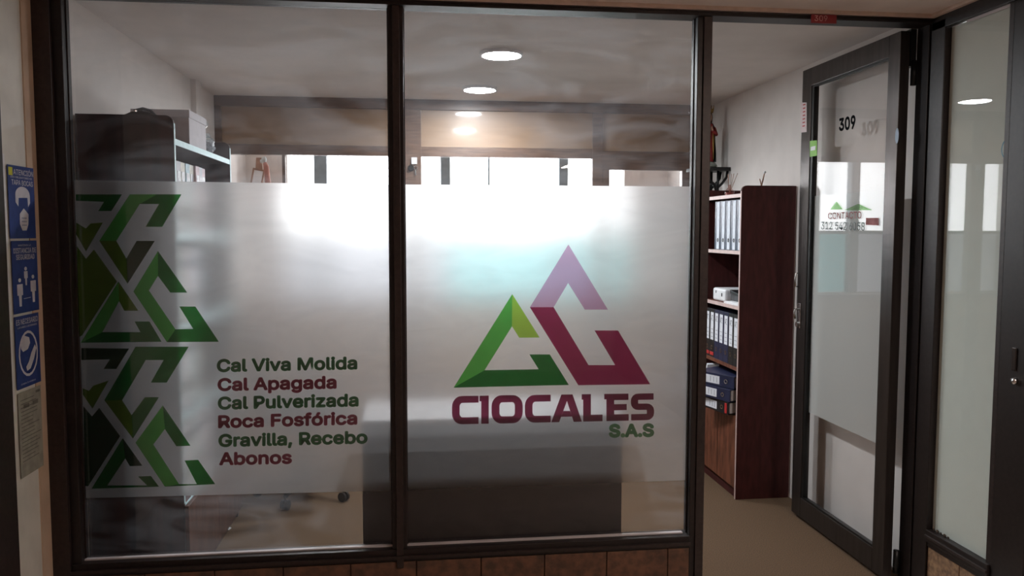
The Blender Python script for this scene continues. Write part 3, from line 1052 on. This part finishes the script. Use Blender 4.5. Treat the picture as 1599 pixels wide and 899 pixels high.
# ================================================================== BINDERS
def make_binder(label, wd=.072, dp=.28, ht=.30, cover=NAVY, spine=None, red=False, lab=True, group=None):
    """stands on z=0, spine faces -x at x=0, thickness along y"""
    t = thing('ring_binder', label, 'binder', group=group)
    mb_ = MB()
    mb_.box(0, .004, 0, wd, 0, ht)
    mb_.box(.004, dp, 0, .003, 0, ht)
    mb_.box(.004, dp, wd - .003, wd, 0, ht)
    loc_obj(mb_, 'cover', cover, t, bevel=.001)
    loc_obj(MB().box(.015, dp - .012, .006, wd - .006, .006, ht - .010), 'pages', PAPER, t)
    if lab:
        loc_obj(MB().box(-.0012, 0, .012, wd - .012, ht * .36, ht * .93), 'spine_label', spine or LABEL, t)
        v, f = text_geo('AZ', .02)
        mb_ = MB()
        vs = [mb_.b.verts.new((-.0018, wd - .020 - (wd - .040) * u, ht * .76 + ht * .11 * z_)) for u, z_ in v]
        for q in f:
            mb_.b.faces.new([vs[i_] for i_ in q])
        loc_obj(mb_, 'lettering', INK, t)
        mb_ = MB()
        for k_ in range(3):
            mb_.box(-.0018, -.0012, .02, wd - .02, ht * (.42 + .08 * k_), ht * (.425 + .08 * k_))
        loc_obj(mb_, 'print', INK, t)
    else:
        loc_obj(MB().box(-.0012, 0, .004, wd * .58, .004, ht - .004), 'spine_label', spine or LABEL, t)
    mb_ = MB()
    n_ = 12
    for k_ in range(n_):
        a0_, a1_ = 2 * PI * k_ / n_, 2 * PI * (k_ + 1) / n_
        r0, r1 = (.008, .013) if lab else (.003, .012)
        cy, cz = (wd / 2 if lab else wd * .30), ht * .2
        mb_.poly([Vector((-.0020, cy + r * math.cos(a), cz + r * math.sin(a))) for r, a in ((r0, a0_), (r1, a0_), (r1, a1_), (r0, a1_))])
    loc_obj(mb_, 'finger_ring', CHROME if lab else INK, t)
    if red:
        loc_obj(MB().box(-.0016, 0, .006, wd - .006, .012, .032), 'red_tag', REDTAG, t)
    return t


# ================================================================== RIGHT BOOKCASE
bx0, bx1, by0, by1, bh = 1.78, 2.092, 4.214, 4.765, 1.752
br = thing('bookcase', 'tall dark mahogany bookcase of binders against the right wall, seen through the doorway', 'bookcase', ((bx0 + bx1) / 2, (by0 + by1) / 2, 0))


def side_panel(Y0, Y1, x_front, x_back, z_top, par, sgn=1):
    mb_ = MB()
    r = .03
    pts = [(x_front, Y0, 0), (x_back, Y0, 0), (x_back, Y0, z_top)] + [(x_front + sgn * (r - r * math.sin(a)), Y0, z_top - r + r * math.cos(a)) for a in [k * PI / 10 for k in range(6)]]
    mb_.prism(pts, (0, Y1 - Y0, 0))
    return mb_.obj('side_panel', MAHOG, par, bevel=.001)


side_panel(by0, by0 + .018, bx0, bx1, bh, br)
side_panel(by1 - .018, by1, bx0, bx1, bh, br)
box('edge_strip', EDGE, bx0 - .0015, bx0, by0 + .003, by0 + .016, 0.0, bh - .03, br)
box('edge_strip', EDGE, bx0 - .0015, bx0, by1 - .016, by1 - .003, 0.0, bh - .03, br)
box('edge_strip', EDGE, bx1, bx1 + .0015, by0 + .001, by0 + .017, 0.0, bh, br)
box('back_panel', MAHOG, bx1 - .008, bx1 - .001, by0 + .018, by1 - .018, 0.02, bh - .03, br)
shelf_z = [1.690, 1.375, 1.068, .725]
for z in shelf_z:
    box('shelf', MAHOG2, bx0 + .003, bx1 - .008, by0 + .018, by1 - .018, z, z + .018, br)
    box('edge_strip', EDGE if z > 1 else MAHOG2, bx0 - .0005, bx0 + .003, by0 + .018, by1 - .018, z - .001, z + .019, br)
box('shelf', MAHOG2, bx0 + .003, bx1 - .008, by0 + .018, by1 - .018, .452, .468, br)
for k, (a, b_) in enumerate(((by0 + .019, (by0 + by1) / 2 - .001), ((by0 + by1) / 2 + .001, by1 - .019))):
    d = box('door', MAHOG2, bx0 - .002, bx0 + .014, a, b_, .06, .466, br, bevel=.0015)
box('plinth', MAHOG, bx0 + .012, bx1 - .01, by0 + .018, by1 - .018, 0, .06, br)

fy = by0 + .022            # nearest inner edge
# top row: five pale binders
bw = .078
for k in range(5):
    b = make_binder(['pale binder nearest the side panel on the top row', 'second pale binder from the near side on the top row', 'middle pale binder of the top row', 'fourth pale binder from the near side on the top row', 'pale binder at the far end of the top row'][k] + ' of the right bookcase',
                    bw, .27, .285, NAVY, PALEC, lab=False, group='pale binders on the top row of the right bookcase')
    b.location = (bx0 + .012, fy + k * (bw + .002), shelf_z[1] + .0185)
# third row: seven labelled binders
bw = .0705
info = [(BLACK, 0, 'black'), (BLACK, 0, 'black'), (NAVY, 0, 'navy'), (NAVY, 0, 'navy'), (NAVY, 0, 'navy'), (BLACK, 1, 'black'), (BLACK, 1, 'black')]
ords = ['nearest the side panel', 'second from the side panel', 'third from the side panel', 'fourth from the side panel', 'fifth from the side panel', 'sixth from the side panel', 'farthest from the side panel']
for k, (cv, rd, cn) in enumerate(info):
    b = make_binder('%s %sbinder %s in the full row of seven' % (cn, 'red-tagged ' if rd else 'white-labelled ', ords[k]), bw, .27, .292, cv, LABEL, bool(rd), group='labelled binders on the third row of the right bookcase')
    b.location = (bx0 + .006, fy + k * (bw + .0015), shelf_z[3] + .0185)
# middle compartment: a white file box, a black binder lying and papers
zs = shelf_z[2] + .0185
wb = thing('file_box', 'white rounded file box lying on the middle shelf of the right bookcase', 'file box', (bx0 + .03, fy + .26, zs))
loc_obj(MB().box(0, .22, 0, .20, 0, .075), 'body', WHITEP, wb, bevel=.012)
loc_obj(MB().box(-.0012, 0, .045, .06, .03, .05).box(-.0012, 0, .14, .15, .045, .06), 'print', INK, wb)
bb = thing('black_folder', 'black folder slumped on the middle shelf beside the white file box', 'folder', (bx0 + .05, fy + .01, zs + .0))
loc_obj(MB().prism([(0, .0, .035), (0, .23, .055), (0, .23, .075), (0, .0, .045)], (.22, 0, 0)), 'cover', BLACK, bb, bevel=.002)
loc_obj(MB().prism([(.006, .0, .012), (.006, .23, .012), (.006, .23, .054), (.006, .0, .034)], (.2, 0, 0)), 'pages', mat('dark_pages', (.06, .06, .065)), bb)
pp = thing('paper_stack', 'flat white papers in front of the black folder on the middle shelf', 'papers', (bx0 + .006, fy + .005, zs))
loc_obj(MB().box(0, .2, 0, .215, 0, .010).box(.006, .2, .004, .21, .010, .0125), 'sheets', PAPER, pp)

# pile of binders lying in the open compartment below
zc = .4685


def lying(label, y, z, ang, cover, xoff, tilt=0, red=False):
    b_ = make_binder(label, .070, .28, .30, cover, LABEL, red, group='binders piled in the lowest open compartment')
    # rotate so that the height runs along +y and thickness along z
    b_.rotation_euler = (Matrix.Rotation(ang, 4, 'Z') @ Matrix.Rotation(tilt, 4, 'X') @ Matrix.Rotation(-PI / 2, 4, 'X') @ Matrix.Rotation(0, 4, 'Y')).to_euler()
    b_.location = (bx0 + xoff, y, z)
    return b_


lying('black binder with a small white label at the bottom of the lying pile', by0 + .045, zc + .073, .24, BLACK, -.035, 0, True)
lying('navy binder with white label in the middle of the lying pile', by0 + .035, zc + .146, .36, NAVY, -.030)
lying('navy binder with white label on top of the lying pile', by0 + .040, zc + .219, .46, NAVY, -.005)
wbk = thing('leaning_file', 'white file leaning at the far end behind the lying pile in the right bookcase', 'file', (bx0 - .02, by1 - .03, zc))
loc_obj(MB().prism([(0, -.010, .001), (0, .004, .001), (0, -.095, .235), (0, -.107, .228)], (.075, 0, 0)), 'cover', LABEL, wbk, bevel=.001)
loc_obj(MB().prism([(-.001, -.082, .15), (-.001, -.062, .15), (-.001, -.078, .19), (-.001, -.099, .19)], (.0008, 0, 0)), 'print', INK, wbk)

# on top of the right bookcase
zt = shelf_z[0] + .0185
rd = thing('reed_diffuser', 'glass reed diffuser with thin sticks on top of the right bookcase', 'reed diffuser', (bx0 + .05, by0 + .30, zt))
GLS = glass_mat('bottle_glass', tint=(.85, .72, .70))
loc_obj(MB().lathe([(0, 0), (.026, 0), (.028, .025), (.012, .045), (.011, .062), (.013, .064)], (0, 0, 0), 16), 'bottle', GLS, rd, smooth=True)
loc_obj(MB().lathe([(0, .003), (.023, .003), (.024, .02), (0, .02)], (0, 0, 0), 14), 'liquid', mat('amber_liquid', (.30, .10, .09), .3), rd)
for dx_, dy_ in ((.0, .03), (.0, -.06), (.01, -.09), (-.01, .0), (.0, -.03)):
    loc_obj(MB().tube([(0, 0, .01), (dx_, dy_, .125)], .0016, 5), 'reed', BRN, rd)
jr = thing('small_jar', 'tiny white pot near the front corner on top of the right bookcase', 'pot', (bx0 + .03, by0 + .045, zt))
loc_obj(MB().lathe([(0, 0), (.010, 0), (.013, .012), (.008, .022), (0, .024)], (0, 0, 0), 12), 'body', WHITEP, jr, smooth=True)
tw = thing('twig_ornament', 'small brown twig ornament with a bud on top of the right bookcase', 'ornament', (bx0 + .14, by0 + .06, zt))
loc_obj(MB().tube([(0, .05, .0), (0, .02, .03), (.0, -.01, .075), (0, -.03, .115)], [.008, .006, .004, .003], 6).tube([(0, .01, .05), (0, .03, .085)], .003, 5), 'twig', BRN, tw, smooth=True)
loc_obj(MB().ball((0, -.032, .118), .008, 8), 'bud', WHITEP, tw, smooth=True)

# ================================================================== BRACKET SHELF AND STATUETTE
bk = thing('bracket_shelf', 'black bracket shelf on the right wall under the robed statuette', 'shelf', (2.0, 5.25, 1.9))
zb_ = 1.905
loc_y = 5.25
box('shelf_board', BLKMET, 1.86, 2.098, 5.16, 5.36, zb_, zb_ + .024, bk, bevel=.002)
for yy in (5.19, 5.31):
    mb = MB()
    mb.tube([(1.885, yy, zb_), (1.90, yy, zb_ - .035), (1.95, yy, zb_ - .062), (2.0, yy, zb_ - .09), (2.022, yy, zb_ - .17)], .011, 8)
    mb.tube([(2.022, yy, zb_), (2.022, yy, zb_ - .17)], .009, 8)
    mb.tube([(2.088, yy, zb_), (2.080, yy, zb_ - .045), (2.05, yy, zb_ - .085), (2.022, yy, zb_ - .11)], .009, 8)
    mb.obj('scroll_support', BLKMET, bk, smooth=True)
box('wall_plate', BLKMET, 2.018, 2.098, 5.18, 5.32, zb_ - .19, zb_ - .17, bk, bevel=.002)

SG = thing('robed_statuette', 'painted saint statuette in red robe and dark cloak on the black bracket', 'statuette', (1.972, 5.25, zb_ + .0245))
SG.scale = (1.08, 1.08, 1.08)
SG.rotation_euler = (0, 0, PI / 2)
ROBE = mat('red_robe', (.30, .02, .02), .5, 0, .15)
CLOAK = mat('dark_green_cloak', (.012, .03, .022), .45, 0, .15)
GOLD = mat('gold_paint', (.42, .26, .08), .4, .6, .1)
SKIN = mat('painted_skin', (.60, .38, .28), .6, 0, .05)
HAIR = mat('brown_hair', (.09, .04, .02), .6, 0, .15)
loc_obj(MB().lathe([(0, 0), (.052, 0), (.058, .012), (.050, .025), (.040, .034), (0, .036)], (0, 0, 0), 20), 'base', mat('grey_green_base', (.30, .34, .30), .6), SG, smooth=True)
# one continuous body: robe, shoulders, neck, head
loc_obj(MB().lathe([(0, .034), (.042, .036), (.040, .08), (.034, .14), (.031, .19), (.034, .225), (.036, .25), (.030, .268), (.012, .276)], (0, 0, 0), 24, 1.05, .8), 'robe', ROBE, SG, smooth=True)
loc_obj(MB().lathe([(.011, .270), (.011, .284), (.018, .290), (.0225, .303), (.0225, .318), (.018, .330), (.008, .336), (0, .337)], (0, 0, 0), 18, .9, 1), 'head', SKIN, SG, smooth=True)
loc_obj(MB().ball((-.0205, 0, .309), .0035, 8, (1.2, .8, 1)).ball((-.019, -.008, .314), .0022, 6).ball((-.019, .008, .314), .0022, 6).ball((-.019, 0, .300), .003, 6, (.6, 1.6, .6)), 'face_features', mat('painted_features', (.28, .13, .10), .6), SG, smooth=True)
loc_obj(MB().lathe([(.018, .27), (.024, .285), (.027, .31), (.024, .33), (.012, .343), (0, .345)], (.004, 0, 0), 16, 1, 1, -2.1, 2.1), 'hair', HAIR, SG, smooth=True)
loc_obj(MB().lathe([(.058, .036), (.056, .09), (.050, .16), (.046, .21), (.044, .25), (.032, .272), (.016, .282)], (.004, 0, 0), 20, 1, .9, -2.2, 2.2), 'cloak', CLOAK, SG, smooth=True)
for sg in (-1, 1):
    loc_obj(MB().tube([(0, sg * .034, .245), (-.018, sg * .042, .205), (-.040, sg * .020, .215), (-.048, sg * .008, .225)], [.014, .013, .010, .008], 10), 'sleeve', ROBE, SG, smooth=True)
    h_ = MB().tube([(-.048, sg * .008, .225), (-.054, sg * .004, .234)], [.0065, .006], 8)
    for j in range(5):
        oz = (j - 2) * .0025
        h_.tube([(-.054, sg * .004 + oz * .6, .233 + abs(oz) * .2), (-.058, sg * .003 + oz * .4, .243 - abs(oz) * .8), (-.060, sg * .002 + oz * .2, .250 - abs(oz) * 1.5)], .0013, 5)
    loc_obj(h_, 'hand', SKIN, SG, smooth=True)
mb = MB()
mb.lathe([(.026, .338), (.030, .345), (.032, .36), (.028, .36), (.022, .345)], (0, 0, 0), 16)
for k in range(8):
    a = 2 * PI * k / 8
    mb.tube([(.030 * math.cos(a), .030 * math.sin(a), .358), (.034 * math.cos(a), .034 * math.sin(a), .385)], [.004, .001], 5)
loc_obj(mb, 'crown', GOLD, SG, smooth=True)
loc_obj(MB().tube([(-.040, -.02, .05), (-.043, -.012, .24)], .0035, 6).tube([(-.012, -.033, .06), (-.018, -.030, .22)], .003, 6), 'gold_trim', GOLD, SG, smooth=True)

# ================================================================== LEFT BOOKCASE
lx0, lx1, ly0, ly1, lh = -.93, -1.292, 3.30, 4.28, 1.95
bl = thing('bookcase.001', 'tall dark bookcase against the left wall, its side seen through the first pane', 'bookcase', ((lx0 + lx1) / 2, (ly0 + ly1) / 2, 0))
MAH3 = mat('dark_side_veneer', (.030, .010, .010), .4, 0, .35, 5, stretch=(6, 1, .2), coat=.1)
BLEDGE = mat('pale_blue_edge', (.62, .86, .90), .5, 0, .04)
for (a, b_) in ((ly0, ly0 + .02), (ly1 - .02, ly1)):
    mb = MB()
    r = .03
    pts = [(lx0, a, 0), (lx1, a, 0), (lx1, a, lh)] + [(lx0 - (r - r * math.sin(q)), a, lh - r + r * math.cos(q)) for q in [k * PI / 10 for k in range(6)]]
    mb.prism(pts, (0, b_ - a, 0))
    mb.obj('side_panel', MAH3, bl, bevel=.001)
    box('edge_strip', BLEDGE, lx0, lx0 + .0015, a + .002, b_ - .002, .40, lh - .03, bl)
box('back_panel', MAH3, lx1 + .001, lx1 + .008, ly0 + .02, ly1 - .02, 0, lh - .08, bl)
lsz = [1.838, 1.465, 1.10, .735, .37]
for k, z in enumerate(lsz):
    box('shelf', MAH3, lx1 + .008, lx0 - .003, ly0 + .02, ly1 - .02, z, z + .022, bl)
    box('edge_strip', BLEDGE, lx0 - .003, lx0, ly0 + .02, ly1 - .02, z, z + .024, bl)
DKBR = mat('dark_brown_door', (.085, .038, .026), .5, 0, .2, 10, stretch=(3, 3, .6))
lm_ = (ly0 + ly1) / 2
for a, b_ in ((ly0 + .002, lm_ - .001), (lm_ + .001, ly1 - .002)):
    dd = box('door', DKBR, lx0 + .002, lx0 + .018, a, b_, .05, .39, bl, bevel=.0015)
box('plinth', MAH3, lx1 + .01, lx0 - .01, ly0 + .02, ly1 - .02, 0, .05, bl)
# pale binders on it, spines towards the room (+x)
rnd = random.Random(5)
mast = {}
cols = [('pale', LABEL), ('sky_blue', mat('pale_blue_cover', (.45, .62, .70), .6)), ('pink', mat('pale_pink_cover', (.66, .52, .56), .6)), ('cream', mat('cream_cover', (.68, .66, .58), .6))]


def make_file(cn, m_, wd):
    t = thing('box_file', '', 'file')
    loc_obj(MB().box(-.27, 0, 0, wd, 0, .30), 'cover', m_, t, bevel=.002)
    loc_obj(MB().box(0, .001, wd * .2, wd * .8, .05, .12), 'spine_label', INK2, t)
    loc_obj(MB().box(0, .001, wd * .15, wd * .85, .22, .26), 'print', NAVY, t)
    return t


rows = [(1.488, 'top'), (1.123, 'second'), (.758, 'third'), (.393, 'fourth')]
pos_names = ['nearest the shopfront', 'second from the shopfront', 'third from the shopfront', 'fourth from the shopfront', 'fifth from the shopfront', 'sixth from the shopfront', 'seventh from the shopfront', 'eighth from the shopfront', 'ninth from the shopfront', 'tenth from the shopfront', 'eleventh from the shopfront']
for z, rn in rows:
    y = ly0 + .03
    nfile = {'top': 9, 'second': 7, 'third': 6, 'fourth': 8}[rn]
    for k in range(nfile):
        ci = (k * 2 + (3 if rn == 'second' else 0) + k // 3) % 4
        cn, m_ = cols[ci]
        if cn not in mast:
            mast[cn] = make_file(cn, m_, .062)
            o = mast[cn]
            o.location = (lx0 - .03 - rnd.uniform(0, .01), y, z + .001)
            o.rotation_euler = (0, 0, 0)
        else:
            o = dup(mast[cn], (lx0 - .03 - rnd.uniform(0, .01), y, z + .001), (0, 0, 0))
        o['label'] = '%s file, %s on the %s row of the left bookcase' % (cn.replace('_', ' '), pos_names[k], rn)
        o['group'] = 'files on the rows of the left bookcase'
        y += .0665
# carton on top
cbx = thing('white_carton', 'plain white carton box on top of the left bookcase', 'box', (-1.09, 3.85, 1.862))
xa_, xb_ = -.955, -1.19
box('carton_body', CARDB, xb_, xa_, 3.62, 3.90, 1.8605, 2.015, cbx, bevel=.002)
box('carton_lid', CARDB, xb_ - .003, xa_ + .003, 3.617, 3.903, 1.985, 2.018, cbx, bevel=.002)
# crumpled clear plastic bag
bgm = glass_mat('clear_plastic', haze=.6, tint=(.90, .95, .96))
pb = thing('plastic_bag', 'crumpled clear plastic bag beside the white carton on the left bookcase', 'bag', (-1.03, 4.10, 1.8605))
mb = MB()
bmesh.ops.create_icosphere(mb.b, subdivisions=4, radius=.06, matrix=Matrix.Translation((0, 0, .055)) @ Matrix.Diagonal((1, 1.4, .95, 1)))
rb = random.Random(11)
fr_ = [(Vector((rb.uniform(-1, 1), rb.uniform(-1, 1), rb.uniform(-1, 1))) * 90, rb.uniform(0, 6)) for _ in range(7)]
for v in mb.b.verts:
    s_ = sum(abs(math.sin(v.co.dot(k_) + ph)) for k_, ph in fr_) / 7
    v.co *= (.72 + .5 * s_)
    v.co.z = max(v.co.z, .0)
loc_obj(mb, 'bag_skin', bgm, pb)
mb = MB().tube([(0, .0, .10), (.005, .02, .135), (.012, .045, .165), (.0, .07, .175)], [.014, .009, .016, .004], 7)
loc_obj(mb, 'knotted_neck', bgm, pb)
mb = MB().box(-.03, .035, -.05, .04, .002, .03)
loc_obj(mb, 'contents', mat('dark_blue_grey', (.08, .11, .14), .6), pb, bevel=.004)
# black bag humped on top near the front
hb = thing('black_bag', 'black handled bag whose hump shows above the left bookcase', 'bag', (-1.08, 3.42, 1.8605))
mb = MB()
prof = [(-.10, 0), (-.10, .085), (-.06, .098), (-.03, .112), (0, .120), (.035, .112), (.07, .096), (.09, .085), (.09, 0)]
mb.prism([(a, -.05, b_) for a, b_ in prof], (0, .12, 0))
loc_obj(mb, 'bag_body', BLKFAB, hb, bevel=.008)
loc_obj(MB().tube([(-.05, 0, .10), (-.03, 0, .122), (0, 0, .130), (.03, 0, .122), (.05, 0, .10)], .006, 8), 'handle', BLKFAB, hb, smooth=True)
loc_obj(MB().lathe([(.004, -.003), (.008, -.003), (.008, .003), (.004, .003)], (-.012, -.054, .112), 10), 'eyelet', CHROME, hb)

# ================================================================== DESK
dsk = thing('reception_desk', 'dark charcoal desk close behind the frosted glass in the middle', 'desk', (.31, 3.4, 0))
dl, dr = at(566, 800, Y=3.22).x, at(972, 800, Y=3.22).x
box('front_panel', DESKM, dl + .004, dr - .004, 3.222, 3.240, .0, .715, dsk, bevel=.001)
box('side_panel', DESKM, dl, dl + .022, 3.24, 3.60, 0, .715, dsk, bevel=.001)
box('side_panel', DESKM, dr - .022, dr, 3.24, 3.60, 0, .715, dsk, bevel=.001)
box('desk_top', DESKT, dl, dr, 3.215, 3.605, .715, .740, dsk, bevel=.003)
box('drawer', DESKM, dr - .36, dr - .03, 3.56, 3.60, .52, .70, dsk, bevel=.002)
box('drawer', DESKM, dr - .36, dr - .03, 3.56, 3.60, .30, .51, dsk, bevel=.002)

# ================================================================== OFFICE CHAIR
ch = thing('office_chair', 'black swivel office chair on a star base beside the left bookcase', 'chair', (-.62, 4.60, 0), 1.75)
hubz = .10
for k in range(5):
    a = 2 * PI * k / 5 + .15
    e = Vector((.27 * math.cos(a), .27 * math.sin(a), .075))
    loc_obj(MB().tube([(.02 * math.cos(a), .02 * math.sin(a), hubz + .01), tuple(e)], [.022, .013], 8), 'leg', BLKMET, ch, smooth=True)
    mb = MB()
    for s_ in (-.014, .014):
        tx, ty = -math.sin(a) * s_, math.cos(a) * s_
        mb.tube([(e.x + tx * .5, e.y + ty * .5, .027), (e.x + tx * 1.4, e.y + ty * 1.4, .027)], .027, 12)
    mb.tube([(e.x, e.y, .03), (e.x, e.y, .075)], .006, 6)
    loc_obj(mb, 'caster', BLKMET, ch)
loc_obj(MB().tube([(0, 0, .07), (0, 0, .25), (0, 0, .44)], [.028, .025, .018], 12), 'gas_lift', BLKMET, ch, smooth=True)
loc_obj(MB().box(-.24, .24, -.23, .23, .44, .52), 'seat', BLKFAB, ch, bevel=.035)
mb = MB()
mb.prism([(-.21, .20, .58), (.21, .20, .58), (.22, .23, .80), (.17, .25, .98), (-.17, .25, .98), (-.22, .23, .80)], (0, .05, 0))
loc_obj(mb, 'backrest', BLKFAB, ch, bevel=.02)
loc_obj(MB().tube([(0, .12, .44), (0, .27, .46), (0, .29, .62), (0, .28, .75)], .014, 8), 'back_support', BLKMET, ch, smooth=True)
for s_ in (-1, 1):
    loc_obj(MB().tube([(s_ * .22, -.05, .47), (s_ * .28, -.05, .50), (s_ * .28, -.05, .66)], .012, 8).box(s_ * .28 - .03, s_ * .28 + .03, -.17, .10, .66, .685), 'armrest', BLKMET, ch)

# scrap on the carpet
sc = MB().prism([(0, 0, .0), (.03, .004, 0), (.034, .02, .0), (.004, .016, .0)], (0, 0, .003)).obj('paper_scrap', PAPER)
sc.location = at(357, 828, Z=0) + Vector((0, 0, .001))
sc.rotation_euler = (0, 0, 1.2)
tag(sc, 'tiny white paper scrap on the carpet near the left bookcase', 'paper')
